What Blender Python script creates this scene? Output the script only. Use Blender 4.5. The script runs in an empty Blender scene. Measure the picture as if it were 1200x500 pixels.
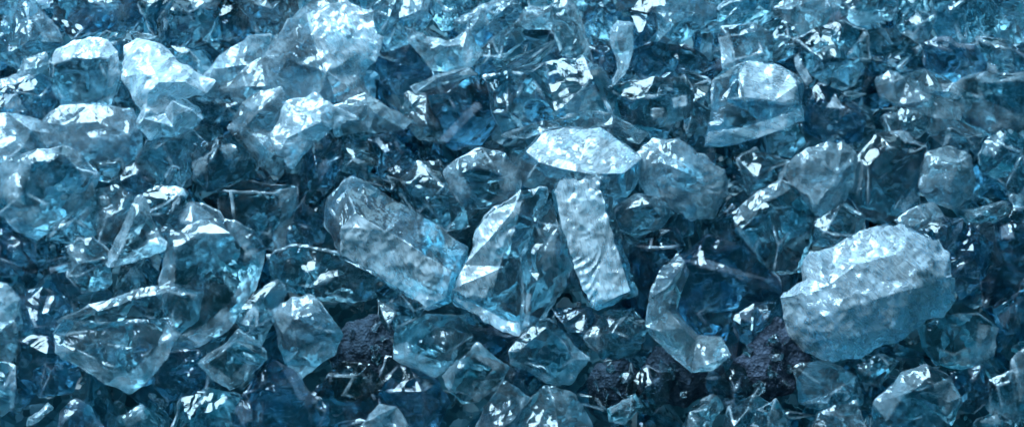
import bpy, bmesh, math, random
import numpy as np
from mathutils import Vector, Matrix, noise
from mathutils.geometry import delaunay_2d_cdt

scene = bpy.context.scene
col = scene.collection

# ------------------------------------------------------------------ camera
# The heap is a bank of broken glass, rising away from the viewer at 25 degrees.
DIST, LENS, PITCH, SLOPE = 1.25, 75.0, math.radians(47), math.radians(25)
cam_d = bpy.data.cameras.new('camera')
cam = bpy.data.objects.new('camera', cam_d)
col.objects.link(cam)
cam_d.lens, cam_d.sensor_width = LENS, 36.0
cam_d.clip_start, cam_d.clip_end = 0.01, 50
cam.location = (0, -DIST * math.cos(PITCH), DIST * math.sin(PITCH))
cam.rotation_euler = (math.pi / 2 - PITCH, 0, 0)
scene.camera = cam
cam_d.dof.use_dof = True
cam_d.dof.focus_distance = DIST - 0.03
cam_d.dof.aperture_fstop = 25.0

# ------------------------------------------------------------------ light
world = bpy.data.worlds.new('World')
scene.world = world
world.use_nodes = True
wbg = world.node_tree.nodes['Background']
wbg.inputs[0].default_value = (0.06, 0.46, 0.68, 1)
wbg.inputs[1].default_value = 0.26

def area_lamp(name, loc, target, sx, sy, power, color):
    d = bpy.data.lights.new(name, 'AREA')
    d.shape, d.size, d.size_y, d.energy, d.color = 'RECTANGLE', sx, sy, power, color
    o = bpy.data.objects.new(name, d)
    col.objects.link(o)
    o.location = loc
    o.rotation_euler = (Vector(target) - Vector(loc)).to_track_quat('-Z', 'Y').to_euler()
    return o
area_lamp('key_softbox', (-0.50, 0.36, 1.12), (-0.10, 0.20, 0.05), 1.1, 0.8, 54, (0.54, 0.82, 1.0))
area_lamp('back_softbox', (0.10, 1.30, 0.75), (-0.1, 0.20, 0.0), 1.6, 0.7, 9, (0.44, 0.80, 1.0))

scene.view_settings.view_transform = 'Standard'
scene.view_settings.look = 'None'
scene.view_settings.exposure = 0.7
scene.view_settings.gamma = 1.0
scene.cycles.use_denoising = True
scene.cycles.denoiser = 'OPENIMAGEDENOISE'
scene.cycles.time_limit = 420
scene.cycles.max_bounces = 9
scene.cycles.transmission_bounces = 9
scene.cycles.transparent_max_bounces = 12
scene.cycles.use_adaptive_sampling = True
scene.cycles.adaptive_threshold = 0.08
scene.cycles.adaptive_min_samples = 16
scene.cycles.glossy_bounces = 8
scene.cycles.diffuse_bounces = 3
scene.cycles.caustics_reflective = True
scene.cycles.caustics_refractive = True
scene.cycles.blur_glossy = 0.5
scene.cycles.sample_clamp_indirect = 1.2

# ------------------------------------------------------------------ pixel -> place
R_ = cam.rotation_euler.to_matrix()
RIGHT, UP, TOCAM = R_ @ Vector((1, 0, 0)), R_ @ Vector((0, 1, 0)), R_ @ Vector((0, 0, 1))
NRM = Vector((0, -math.sin(SLOPE), math.cos(SLOPE)))
FPX = 1200 * LENS / 36.0
PXM = DIST / FPX                                   # metres per photo pixel at the middle of the bank

def on_bank(px, py, lift=0.0):
    """point where the line of sight meets the bank, raised `lift` metres off it"""
    d = RIGHT * (px - 600) - UP * (py - 250) - TOCAM * FPX
    o = Vector(cam.location)
    t = (NRM * lift - o).dot(NRM) / d.dot(NRM)
    return o + d * t, t

# ------------------------------------------------------------------ materials
def N(nt, kind, **kw):
    n = nt.nodes.new(kind)
    for k, v in kw.items():
        if isinstance(k, str) and hasattr(n, k):
            setattr(n, k, v)
    return n

def glass_material(name, absorb, density, frost_col):
    m = bpy.data.materials.new(name)
    m.use_nodes = True
    nt = m.node_tree
    nt.nodes.clear()
    L = nt.links.new
    out = N(nt, 'ShaderNodeOutputMaterial')
    tc = N(nt, 'ShaderNodeTexCoord')
    oi = N(nt, 'ShaderNodeObjectInfo')
    off = N(nt, 'ShaderNodeVectorMath', operation='MULTIPLY_ADD')
    L(oi.outputs['Random'], off.inputs[0]); off.inputs[1].default_value = (3, 5, 7)
    L(tc.outputs['Object'], off.inputs[2])
    at = N(nt, 'ShaderNodeAttribute', attribute_name='frost')
    # fine crushed grain and long hackle streaks on the fractured faces
    grain = N(nt, 'ShaderNodeTexNoise'); grain.inputs['Scale'].default_value = 520; grain.inputs['Detail'].default_value = 4
    L(off.outputs[0], grain.inputs['Vector'])
    ang = N(nt, 'ShaderNodeMath', operation='MULTIPLY'); L(oi.outputs['Random'], ang.inputs[0]); ang.inputs[1].default_value = 6.283
    vr = N(nt, 'ShaderNodeVectorRotate', rotation_type='Z_AXIS'); L(off.outputs[0], vr.inputs['Vector']); L(ang.outputs[0], vr.inputs['Angle'])
    mp = N(nt, 'ShaderNodeMapping'); mp.inputs['Scale'].default_value = (90, 420, 200); mp.inputs['Rotation'].default_value = (0.3, 0.2, 0.6)
    L(vr.outputs[0], mp.inputs['Vector'])
    streak = N(nt, 'ShaderNodeTexNoise'); streak.inputs['Scale'].default_value = 1.0; streak.inputs['Detail'].default_value = 5; streak.inputs['Distortion'].default_value = 1.6
    L(mp.outputs[0], streak.inputs['Vector'])
    patch = N(nt, 'ShaderNodeTexNoise'); patch.inputs['Scale'].default_value = 130; patch.inputs['Detail'].default_value = 4; patch.inputs['Roughness'].default_value = 0.5; patch.inputs['Distortion'].default_value = 1.2
    L(off.outputs[0], patch.inputs['Vector'])
    # frost amount = attribute * (patchy streaks)
    a = N(nt, 'ShaderNodeMath', operation='ADD'); L(streak.outputs[0], a.inputs[0]); L(patch.outputs[0], a.inputs[1])
    mr = N(nt, 'ShaderNodeMapRange'); mr.inputs['From Min'].default_value = 0.85; mr.inputs['From Max'].default_value = 1.3
    mr.inputs['To Min'].default_value = 0.45; mr.inputs['To Max'].default_value = 1.1
    L(a.outputs[0], mr.inputs['Value'])
    fr = N(nt, 'ShaderNodeMath', operation='MULTIPLY', use_clamp=True); L(at.outputs['Fac'], fr.inputs[0]); L(mr.outputs[0], fr.inputs[1])
    # relief
    chip = N(nt, 'ShaderNodeTexVoronoi'); chip.inputs['Scale'].default_value = 210
    wv = N(nt, 'ShaderNodeMix', data_type='VECTOR'); wv.inputs[0].default_value = 0.006
    L(off.outputs[0], wv.inputs[4]); L(patch.outputs['Color'], wv.inputs[5]); L(wv.outputs[1], chip.inputs['Vector'])
    hs0 = N(nt, 'ShaderNodeMath', operation='MULTIPLY_ADD'); L(grain.outputs[0], hs0.inputs[0]); hs0.inputs[1].default_value = 0.1; L(streak.outputs[0], hs0.inputs[2])
    hsum = N(nt, 'ShaderNodeMath', operation='MULTIPLY_ADD'); L(chip.outputs[0], hsum.inputs[0]); hsum.inputs[1].default_value = 0.35; L(hs0.outputs[0], hsum.inputs[2])
    bst = N(nt, 'ShaderNodeMapRange'); bst.inputs['To Min'].default_value = 0.16; bst.inputs['To Max'].default_value = 0.34
    L(at.outputs['Fac'], bst.inputs['Value'])
    # each small chip lies at its own tilt
    geo = N(nt, 'ShaderNodeNewGeometry')
    nrm = geo.outputs['Normal']
    for sc_, tilt in ((120, 0.38), (330, 0.20)):
        vc = N(nt, 'ShaderNodeTexVoronoi'); vc.inputs['Scale'].default_value = sc_; L(wv.outputs[1], vc.inputs['Vector'])
        cen = N(nt, 'ShaderNodeVectorMath', operation='SUBTRACT'); L(vc.outputs['Color'], cen.inputs[0]); cen.inputs[1].default_value = (.5, .5, .5)
        wt = N(nt, 'ShaderNodeMath', operation='MULTIPLY'); L(at.outputs['Fac'], wt.inputs[0]); wt.inputs[1].default_value = tilt
        sc2 = N(nt, 'ShaderNodeVectorMath', operation='SCALE'); L(cen.outputs[0], sc2.inputs[0]); L(wt.outputs[0], sc2.inputs['Scale'])
        ad = N(nt, 'ShaderNodeVectorMath', operation='ADD'); L(nrm, ad.inputs[0]); L(sc2.outputs[0], ad.inputs[1])
        nrm = ad.outputs[0]
        if sc_ == 120: cell = vc.outputs['Color']
    nz = N(nt, 'ShaderNodeVectorMath', operation='NORMALIZE'); L(nrm, nz.inputs[0])
    cm = N(nt, 'ShaderNodeMath', operation='MULTIPLY_ADD'); L(cell, cm.inputs[0]); cm.inputs[1].default_value = 0.14; L(patch.outputs[0], cm.inputs[2])
    L(cm.outputs[0], a.inputs[1])
    bump = N(nt, 'ShaderNodeBump'); bump.inputs['Distance'].default_value = 0.0012
    L(nz.outputs[0], bump.inputs['Normal'])
    L(bst.outputs[0], bump.inputs['Strength']); L(hsum.outputs[0], bump.inputs['Height'])
    rough = N(nt, 'ShaderNodeMapRange'); rough.inputs['From Min'].default_value = 0.25; rough.inputs['To Min'].default_value = 0.0; rough.inputs['To Max'].default_value = 0.22
    L(fr.outputs[0], rough.inputs['Value'])
    gl = N(nt, 'ShaderNodeBsdfGlass'); gl.inputs['IOR'].default_value = 1.5
    gl.inputs['Color'].default_value = (0.97, 0.99, 1.0, 1)
    L(rough.outputs[0], gl.inputs['Roughness']); L(bump.outputs[0], gl.inputs['Normal'])
    wf_ = N(nt, 'ShaderNodeMapRange'); wf_.inputs['From Min'].default_value = 0.5; wf_.inputs['From Max'].default_value = 0.95; L(at.outputs['Fac'], wf_.inputs['Value'])
    fc = N(nt, 'ShaderNodeMix', data_type='RGBA'); fc.inputs[6].default_value = frost_col; fc.inputs[7].default_value = (0.84, 0.90, 0.97, 1)
    L(wf_.outputs[0], fc.inputs[0])
    df = N(nt, 'ShaderNodeBsdfDiffuse'); L(fc.outputs[2], df.inputs['Color']); L(bump.outputs[0], df.inputs['Normal'])
    tr = N(nt, 'ShaderNodeBsdfTranslucent'); L(fc.outputs[2], tr.inputs['Color'])
    mdt = N(nt, 'ShaderNodeMixShader'); mdt.inputs[0].default_value = 0.28; L(df.outputs[0], mdt.inputs[1]); L(tr.outputs[0], mdt.inputs[2])
    gs = N(nt, 'ShaderNodeBsdfGlossy'); gs.inputs['Roughness'].default_value = 0.16; gs.inputs['Color'].default_value = (.9, .95, 1, 1); L(bump.outputs[0], gs.inputs['Normal'])
    mdg = N(nt, 'ShaderNodeMixShader'); mdg.inputs[0].default_value = 0.10; L(mdt.outputs[0], mdg.inputs[1]); L(gs.outputs[0], mdg.inputs[2])
    ff = N(nt, 'ShaderNodeMapRange'); L(fr.outputs[0], ff.inputs['Value']); ff.inputs['From Min'].default_value = 0.04; ff.inputs['To Min'].default_value = 0.0; ff.inputs['To Max'].default_value = 0.38
    f3 = N(nt, 'ShaderNodeMath', operation='MULTIPLY_ADD', use_clamp=True); L(wf_.outputs[0], f3.inputs[0]); f3.inputs[1].default_value = 0.08; L(ff.outputs[0], f3.inputs[2])
    mx = N(nt, 'ShaderNodeMixShader'); L(f3.outputs[0], mx.inputs[0]); L(gl.outputs[0], mx.inputs[1]); L(mdg.outputs[0], mx.inputs[2])
    L(mx.outputs[0], out.inputs['Surface'])
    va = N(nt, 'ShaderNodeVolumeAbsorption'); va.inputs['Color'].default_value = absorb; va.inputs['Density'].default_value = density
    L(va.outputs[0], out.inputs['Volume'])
    return m

GLASS = glass_material('blue_glass', (0.28, 0.72, 0.82, 1), 30, (0.68, 0.82, 0.92, 1))
DGLASS = glass_material('shaded_blue_glass', (0.24, 0.62, 0.75, 1), 54, (0.55, 0.62, 0.75, 1))  # same glass made darker: shade of gaps and deep interiors put into its colour

def rock_material(name, dark, light):
    m = bpy.data.materials.new(name)
    m.use_nodes = True
    nt = m.node_tree
    L = nt.links.new
    b = nt.nodes['Principled BSDF']
    tc = N(nt, 'ShaderNodeTexCoord')
    n1 = N(nt, 'ShaderNodeTexNoise'); n1.inputs['Scale'].default_value = 260; n1.inputs['Detail'].default_value = 6
    v1 = N(nt, 'ShaderNodeTexVoronoi'); v1.inputs['Scale'].default_value = 620
    L(tc.outputs['Object'], n1.inputs['Vector']); L(tc.outputs['Object'], v1.inputs['Vector'])
    cr = N(nt, 'ShaderNodeValToRGB')
    cr.color_ramp.elements[0].position, cr.color_ramp.elements[0].color = 0.38, dark
    cr.color_ramp.elements[1].position, cr.color_ramp.elements[1].color = 0.72, light
    L(n1.outputs[0], cr.inputs[0]); L(cr.outputs[0], b.inputs['Base Color'])
    b.inputs['Roughness'].default_value = 0.75; b.inputs['Specular IOR Level'].default_value = 0.2
    ad = N(nt, 'ShaderNodeMath', operation='ADD'); L(n1.outputs[0], ad.inputs[0]); L(v1.outputs[0], ad.inputs[1])
    bu = N(nt, 'ShaderNodeBump'); bu.inputs['Strength'].default_value = 0.6; bu.inputs['Distance'].default_value = 0.0015
    L(ad.outputs[0], bu.inputs['Height']); L(bu.outputs[0], b.inputs['Normal'])
    return m
ROCK = rock_material('dark_stone', (0.006, 0.014, 0.024, 1), (0.024, 0.042, 0.066, 1))
PALE_ROCK = rock_material('lavender_stone', (0.010, 0.016, 0.028, 1), (0.045, 0.060, 0.092, 1))

def crushed_material():
    m = bpy.data.materials.new('crushed_glass_bed')
    m.use_nodes = True
    nt = m.node_tree
    L = nt.links.new
    p = nt.nodes['Principled BSDF']
    tc = N(nt, 'ShaderNodeTexCoord'); geo = N(nt, 'ShaderNodeNewGeometry')
    wn = N(nt, 'ShaderNodeTexNoise'); wn.inputs['Scale'].default_value = 60; wn.inputs['Detail'].default_value = 3
    L(tc.outputs['Object'], wn.inputs['Vector'])
    wv = N(nt, 'ShaderNodeMix', data_type='VECTOR'); wv.inputs[0].default_value = 0.02
    L(tc.outputs['Object'], wv.inputs[4]); L(wn.outputs['Color'], wv.inputs[5])
    nrm = geo.outputs['Normal']
    for sc_, tilt in ((55, 1.1), (130, .7)):
        v = N(nt, 'ShaderNodeTexVoronoi'); v.inputs['Scale'].default_value = sc_; L(wv.outputs[1], v.inputs['Vector'])
        c = N(nt, 'ShaderNodeVectorMath', operation='SUBTRACT'); L(v.outputs['Color'], c.inputs[0]); c.inputs[1].default_value = (.5, .5, .5)
        k = N(nt, 'ShaderNodeVectorMath', operation='SCALE'); L(c.outputs[0], k.inputs[0]); k.inputs['Scale'].default_value = tilt
        ad = N(nt, 'ShaderNodeVectorMath', operation='ADD'); L(nrm, ad.inputs[0]); L(k.outputs[0], ad.inputs[1]); nrm = ad.outputs[0]
    nz = N(nt, 'ShaderNodeVectorMath', operation='NORMALIZE'); L(nrm, nz.inputs[0]); L(nz.outputs[0], p.inputs['Normal'])
    cr = N(nt, 'ShaderNodeValToRGB')
    cr.color_ramp.elements[0].position, cr.color_ramp.elements[0].color = 0.1, (0.006, 0.028, 0.042, 1)
    cr.color_ramp.elements[1].position, cr.color_ramp.elements[1].color = 0.95, (0.05, 0.15, 0.19, 1)
    L(v.outputs['Color'], cr.inputs[0]); L(cr.outputs[0], p.inputs['Base Color'])
    p.inputs['Roughness'].default_value = 0.18
    return m
BED = crushed_material()

def crack_material():
    m = bpy.data.materials.new('fracture_plane')
    m.use_nodes = True
    nt = m.node_tree
    nt.nodes.clear()
    L = nt.links.new
    out = N(nt, 'ShaderNodeOutputMaterial')
    tc = N(nt, 'ShaderNodeTexCoord')
    mp = N(nt, 'ShaderNodeMapping'); mp.inputs['Scale'].default_value = (70, 300, 140); mp.inputs['Rotation'].default_value = (0.4, 0.9, 0.5)
    n1 = N(nt, 'ShaderNodeTexNoise'); n1.inputs['Scale'].default_value = 1.0; n1.inputs['Detail'].default_value = 4; n1.inputs['Distortion'].default_value = 1.0
    L(tc.outputs['Object'], mp.inputs['Vector']); L(mp.outputs[0], n1.inputs['Vector'])
    r = N(nt, 'ShaderNodeMapRange'); r.inputs['From Min'].default_value = 0.54; r.inputs['From Max'].default_value = 0.68; r.inputs['To Max'].default_value = 0.75
    L(n1.outputs[0], r.inputs['Value'])
    bu = N(nt, 'ShaderNodeBump'); bu.inputs['Strength'].default_value = 0.8; bu.inputs['Distance'].default_value = 0.002; L(n1.outputs[0], bu.inputs['Height'])
    t = N(nt, 'ShaderNodeBsdfTransparent')
    g = N(nt, 'ShaderNodeBsdfGlossy'); g.inputs['Roughness'].default_value = 0.18; g.inputs['Color'].default_value = (.7, .88, .97, 1); L(bu.outputs[0], g.inputs['Normal'])
    d = N(nt, 'ShaderNodeBsdfTranslucent'); d.inputs['Color'].default_value = (.55, .78, .92, 1); L(bu.outputs[0], d.inputs['Normal'])
    gd = N(nt, 'ShaderNodeMixShader'); gd.inputs[0].default_value = 0.4; L(g.outputs[0], gd.inputs[1]); L(d.outputs[0], gd.inputs[2])
    mx = N(nt, 'ShaderNodeMixShader'); L(r.outputs[0], mx.inputs[0]); L(t.outputs[0], mx.inputs[1]); L(gd.outputs[0], mx.inputs[2])
    L(mx.outputs[0], out.inputs['Surface'])
    return m
CRACK = crack_material()

# ------------------------------------------------------------------ shape helpers
def inside(poly, x, y):
    r, n, j = False, len(poly), len(poly) - 1
    for i in range(n):
        xi, yi, xj, yj = poly[i][0], poly[i][1], poly[j][0], poly[j][1]
        if (yi > y) != (yj > y) and x < (xj - xi) * (y - yi) / (yj - yi) + xi:
            r = not r
        j = i
    return r

def refine(bm, length, rounds=6):
    bmesh.ops.triangulate(bm, faces=bm.faces[:])
    for _ in range(rounds):
        es = [e for e in bm.edges if e.calc_length() > length]
        if not es:
            break
        bmesh.ops.subdivide_edges(bm, edges=es, cuts=1)
        bmesh.ops.triangulate(bm, faces=[f for f in bm.faces if len(f.verts) > 3])

def smooth(bm, f, n):
    for _ in range(n):
        bmesh.ops.smooth_vert(bm, verts=bm.verts[:], factor=f, use_axis_x=True, use_axis_y=True, use_axis_z=True)

def carve(bm, rng, size, amp=1.0, rock=False, fro=None, rip=1.0, strike=None):
    """chipped relief: conchoidal ripples round a strike point plus uneven chips"""
    bm.normal_update()
    so = Vector((rng.uniform(-99, 99), rng.uniform(-99, 99), rng.uniform(-99, 99)))
    strikes = []
    for _ in range(2):
        a = rng.uniform(0, 6.28)
        strikes.append((Vector((math.cos(a), math.sin(a), rng.uniform(-.6, .6))) * size * rng.uniform(.5, 1.0), rng.uniform(8, 15)))
    c1, c2 = rng.uniform(24, 34), rng.uniform(9, 14)
    a1, a2 = c1 * .22, c2 * .36
    mv = []
    for vi, v in enumerate(bm.verts):
        p = v.co
        wf = 0.12 + 0.88 * (fro[vi] if fro else 0.2)
        if rock:
            d = noise.fractal((p + so) * 0.055, 1.0, 2.0, 5) * 3.0 * amp + noise.noise((p + so) * 0.3) * 0.6 + (noise.voronoi((p + so) / 15)[0][0] - .45) * 4
        else:
            q = p + so
            wob = Vector((noise.noise(q * .05), noise.noise(q * .05 + Vector((9, 0, 0))), noise.noise(q * .05 + Vector((0, 9, 0))))) * 8
            f1 = noise.voronoi((q + wob) / c1)[0]
            f2 = noise.voronoi((q + wob * .5) / c2)[0]
            d = noise.noise(q * 0.03) * 1.3 + (f1[0] - .45) * a1 * (.55 + .6 * wf) + (f2[0] - .45) * a2 * wf * (0.4 + 1.2 * max(0, noise.noise(q * .04) + .3))
            d += noise.noise(q * 0.3) * 0.3 * wf
            for c, wl in strikes:
                r = (p - c).length + noise.noise((p + so) * 0.05) * 9
                gate = max(0.0, noise.noise((p - so) * 0.03) + 0.15)
                d += math.sin(r * 6.283 / wl) * 0.6 * rip * gate
            d *= amp
            if strike and v.normal.z > -.2:             # stepped ledges of a shell-like break
                r = (p.xy - strike[0]).length + noise.noise(q * .025) * 16 + noise.noise(q * .09) * 4
                d += ((r / strike[1]) % 1.0 - .5) * strike[2] * max(0, min(1, v.normal.y * 3 - .2)) * (0.35 + 1.2 * max(0, noise.noise(q * .02 + Vector((3, 3, 3))) + .35))
        mv.append(v.normal * d)
    for v, d in zip(bm.verts, mv):
        v.co += d

def finish(name, bm, mat, frost=None):
    me = bpy.data.meshes.new(name)
    if name != 'ground' and bm.calc_volume(signed=True) < 0:
        bmesh.ops.reverse_faces(bm, faces=bm.faces[:])
    bm.to_mesh(me)
    bm.free()
    me.polygons.foreach_set('use_smooth', [True] * len(me.polygons))
    at = me.attributes.new('frost', 'FLOAT', 'POINT')
    if frost is not None:
        at.data.foreach_set('value', frost)
    me.materials.append(mat)
    me.set_sharp_from_angle(angle=math.radians(28))
    return me

def tag(o, label, cat, group=None, kind=None):
    if label: o['label'] = label
    if cat: o['category'] = cat
    if group: o['group'] = group
    if kind: o['kind'] = kind
    return o

SEED = [11]
def chunk(name, label, outline, style='clear', inner=(), pts=(), frost=(), thick=None, lift=0, f=0.85,
          amp=1.0, mat=None, rise=10, rip=1.0, strike=None, base=None, cat='glass chunk', group=None, seed=None):
    """One broken piece. `outline`: its seen edge in photo pixels, (x, y[, height]); `inner`: crease loops
    (x, y, height) of the facet towards the viewer; `pts`: single crests; `frost`: fractured white faces and painted glints.
    Heights and thickness run along the line of sight, in pixels of the same scale."""
    SEED[0] += 1
    rng = random.Random(seed or SEED[0] * 7919)
    xs, ys = [p[0] for p in outline], [p[1] for p in outline]
    cx, cy = (min(xs) + max(xs)) / 2, (min(ys) + max(ys)) / 2
    w, h = max(xs) - min(xs), max(ys) - min(ys)
    md = min(w, h)
    GR = 1.11 if w * h < 12000 else 1.03             # the chipping takes a little off every edge
    T = thick or md * 0.62
    rock = mat in (ROCK, PALE_ROCK)
    g3 = lambda p, d: ((p[0] - cx) * GR, (cy - p[1]) * GR, p[2] if len(p) > 2 else d)
    V2, Z, E = [], [], []
    def add(p, z):
        V2.append(Vector((p[0], p[1]))); Z.append(z); return len(V2) - 1
    ring = [add(g, g[2]) for g in (g3(p, rng.uniform(-.08, .08) * md) for p in outline)]
    nb = len(ring)
    for loop in inner:
        ids = [add(g, g[2]) for g in (g3(p, rise) for p in loop)]
        E += [(ids[k], ids[(k + 1) % len(ids)]) for k in range(len(ids))]
    for p in pts:
        g = g3(p, rise); add(g, g[2])
    if not inner and not pts:
        for _ in range(rng.choice((2, 3, 3, 4))):
            for _t in range(30):
                x, y = rng.uniform(min(xs), max(xs)), rng.uniform(min(ys), max(ys))
                q = [(cx + (p[0] - cx) * 0.75, cy + (p[1] - cy) * 0.75) for p in outline]
                if inside(q, x, y):
                    add((x - cx, cy - y), rng.uniform(.08, .42) * md); break
    def cdt(vs, es, poly):
        r = delaunay_2d_cdt(vs, es, [poly], 1, 1e-4)
        return r[0], r[2], r[3]
    bm = bmesh.new()
    vo, fo, orig = cdt(V2, E, ring)
    fv = []
    for k, v in enumerate(vo):
        z = Z[orig[k][0]] if orig[k] else rise * 0.5
        fv.append(bm.verts.new((v.x, v.y, z)))
    for fc in fo:
        bm.faces.new([fv[k] for k in fc])
    # back: same ring pulled in, with its own uneven crests
    k_in = rng.uniform(.70, .86)
    sx, sy = rng.uniform(-.07, .07) * w, rng.uniform(-.07, .07) * h
    B2 = [Vector((V2[i].x * k_in + sx, V2[i].y * k_in + sy)) for i in ring]
    BZ = [-T * rng.uniform(.55, .85) for _ in ring]
    for _ in range(7):
        for _t in range(30):
            x, y = rng.uniform(-w / 2, w / 2) * .6 + sx, rng.uniform(-h / 2, h / 2) * .6 + sy
            if inside([(b.x, b.y) for b in B2[:nb]], x, y):
                B2.append(Vector((x, y))); BZ.append(-T * rng.uniform(.5, 1.3)); break
    bo, bf, borig = cdt(B2, [], list(range(nb)))
    bv = [bm.verts.new((v.x, v.y, BZ[borig[k][0]] if borig[k] else -T)) for k, v in enumerate(bo)]
    for fc in bf:
        bm.faces.new([bv[k] for k in reversed(fc)])
    fmap, bmap = {}, {}
    for k, o in enumerate(orig):
        for i in o:
            fmap[i] = fv[k]
    for k, o in enumerate(borig):
        for i in o:
            bmap[i] = bv[k]
    for i in range(nb):
        j = (i + 1) % nb
        q = [fmap[i], bmap[i], bmap[j], fmap[j]]
        if len(set(q)) == 4:
            try: bm.faces.new(q)
            except ValueError: pass
    bmesh.ops.recalc_face_normals(bm, faces=bm.faces[:])
    if bm.calc_volume(signed=True) < 0:
        bmesh.ops.reverse_faces(bm, faces=bm.faces[:])
    bm.normal_update()
    segs = [(e.verts[0].co.copy(), e.verts[1].co.copy()) for e in bm.edges
            if e.is_manifold and abs(e.calc_face_angle(0)) > .42 and min(e.verts[0].co.z, e.verts[1].co.z) > -T * .5]
    refine(bm, 2.8)
    smooth(bm, 0.15, 1)
    bm.normal_update()
    # where the surface is fractured (white, rough) or has a painted glint, and where it is clear
    so = rng.uniform(-50, 50)
    veil = (rng.choice((.0, .02, .04, .07, .12)) if mat is not DGLASS else .02) if base is None else base
    loops = [[g3(p, 0)[:2] for p in lp] for lp in inner]
    fl = [[g3(p, 0)[:2] for p in lp] for lp in frost]
    fro = []
    edge = np.full(len(bm.verts), 99.0)                # distance to the nearest broken edge
    P = np.array([v.co[:] for v in bm.verts])
    for a, c in segs:
        a, c = np.array(a), np.array(c)
        d = c - a
        tt = np.clip((P - a) @ d / max(d @ d, 1e-6), 0, 1)
        edge = np.minimum(edge, np.linalg.norm(P - (a + tt[:, None] * d), axis=1))
    for vi, v in enumerate(bm.verts):
        p, front = v.co, v.normal.z
        a = 0.03 + 0.15 * max(0, noise.noise(Vector((p.x * .06 + so, p.y * .06, p.z * .06))))
        if front > -.15: a += veil * (1 + noise.noise(Vector((p.x * .03, p.y * .03 + so, p.z * .03))))
        if front > -0.15:
            if style == 'rim' and loops and not any(inside(lp, p.x, p.y) for lp in loops):
                a = f * min(1.25, max(.15, .7 + 1.6 * noise.noise(Vector((p.x * .045, p.y * .045 + so, 3)))))
            if style == 'all': a = f
            if style == 'face' and loops and inside(loops[0], p.x, p.y): a = f
            if any(inside(lp, p.x, p.y) for lp in fl): a = f
        elif style in ('all',):
            a = 0.35 * f
        if not rock and edge[vi] < 1.6:                 # broken edges: chipped white, with edge highlights painted in as frost
            k = noise.noise(Vector((p.x * .05 - so, p.y * .05, p.z * .05 + 7)))
            a = max(a, min(.8, (.0 if mat is DGLASS else .25) + 1.6 * k))
        fro.append(a)
    carve(bm, rng, max(w, h) * .6, amp, rock, fro, rip, strike and (Vector(g3(strike[:2], 0)[:2]), strike[2], strike[3]))
    base, t = on_bank(cx, cy, lift * PXM)
    s = t                                              # metres per pixel at that distance
    me = finish(name, bm, mat or GLASS, fro)
    me.transform(Matrix.Scale(s, 4))
    o = bpy.data.objects.new(name, me)
    col.objects.link(o)
    o.matrix_world = Matrix.Translation(base) @ R_.to_4x4()
    tag(o, label, cat, group)
    if not rock and md > 30:                           # old fractures running through the glass
        for _ in range(2 if md < 70 else 4):
            cb = bmesh.new()
            rad = min(md * .36, T * .5)
            q = Vector((rng.gauss(0, 1), rng.gauss(0, 1), rng.gauss(0, .6))).to_track_quat('Z', 'Y').to_matrix()
            for _t in range(40):
                ox, oy = rng.uniform(-.3, .3) * w, rng.uniform(-.3, .3) * h
                if all(inside(outline, cx + ox + math.cos(a) * rad, cy - oy + math.sin(a) * rad) for a in (0, 1.05, 2.1, 3.14, 4.2, 5.25)):
                    break
            else:
                ox = oy = 0; rad *= .7
            ctr = Vector((ox, oy, -T * .33))
            mid = cb.verts.new(ctr + q @ Vector((0, 0, rad * .15)))
            n = 12
            rings = []
            for rr in (.5, 1.0):
                rings.append([cb.verts.new(ctr + q @ Vector((math.cos(k * 6.283 / n) * rad * rr * rng.uniform(.8, 1.05), math.sin(k * 6.283 / n) * rad * rr * rng.uniform(.5, .8), rng.uniform(-.06, .06) * rad))) for k in range(n)])
            for k in range(n):
                cb.faces.new((mid, rings[0][k], rings[0][(k + 1) % n]))
                cb.faces.new((rings[0][k], rings[1][k], rings[1][(k + 1) % n], rings[0][(k + 1) % n]))
            cm = bpy.data.meshes.new('crack'); cb.to_mesh(cm); cb.free()
            cm.transform(Matrix.Scale(s, 4)); cm.polygons.foreach_set('use_smooth', [True] * len(cm.polygons))
            cm.materials.append(CRACK)
            co = bpy.data.objects.new('crack', cm); col.objects.link(co); co.parent = o
    return o

# ------------------------------------------------------------------ the ground under the heap
def ground():
    bm = bmesh.new()
    n, half = 70, 1.6
    ax = Vector((1, 0, 0)); ay = Vector((0, math.cos(SLOPE), math.sin(SLOPE)))
    g = [[None] * (n + 1) for _ in range(n + 1)]
    for i in range(n + 1):
        for j in range(n + 1):
            x, y = (i / n - .5) * 2 * half, (j / n - .5) * 2 * half
            z = -0.080 + 0.014 * noise.fractal(Vector((x, y, 0)) * 9, 1, 2, 4)
            g[i][j] = bm.verts.new(ax * x + ay * y + NRM * z)
    for i in range(n):
        for j in range(n):
            bm.faces.new((g[i][j], g[i + 1][j], g[i + 1][j + 1], g[i][j + 1]))
    me = finish('ground', bm, BED)
    o = bpy.data.objects.new('ground', me); col.objects.link(o)
    tag(o, None, None, kind='structure')
ground()
# ------------------------------------------------------------------ the pieces of the top layer
G, S, H = 'glass_chunk', 'glass_plate', 'glass_shard'
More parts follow.
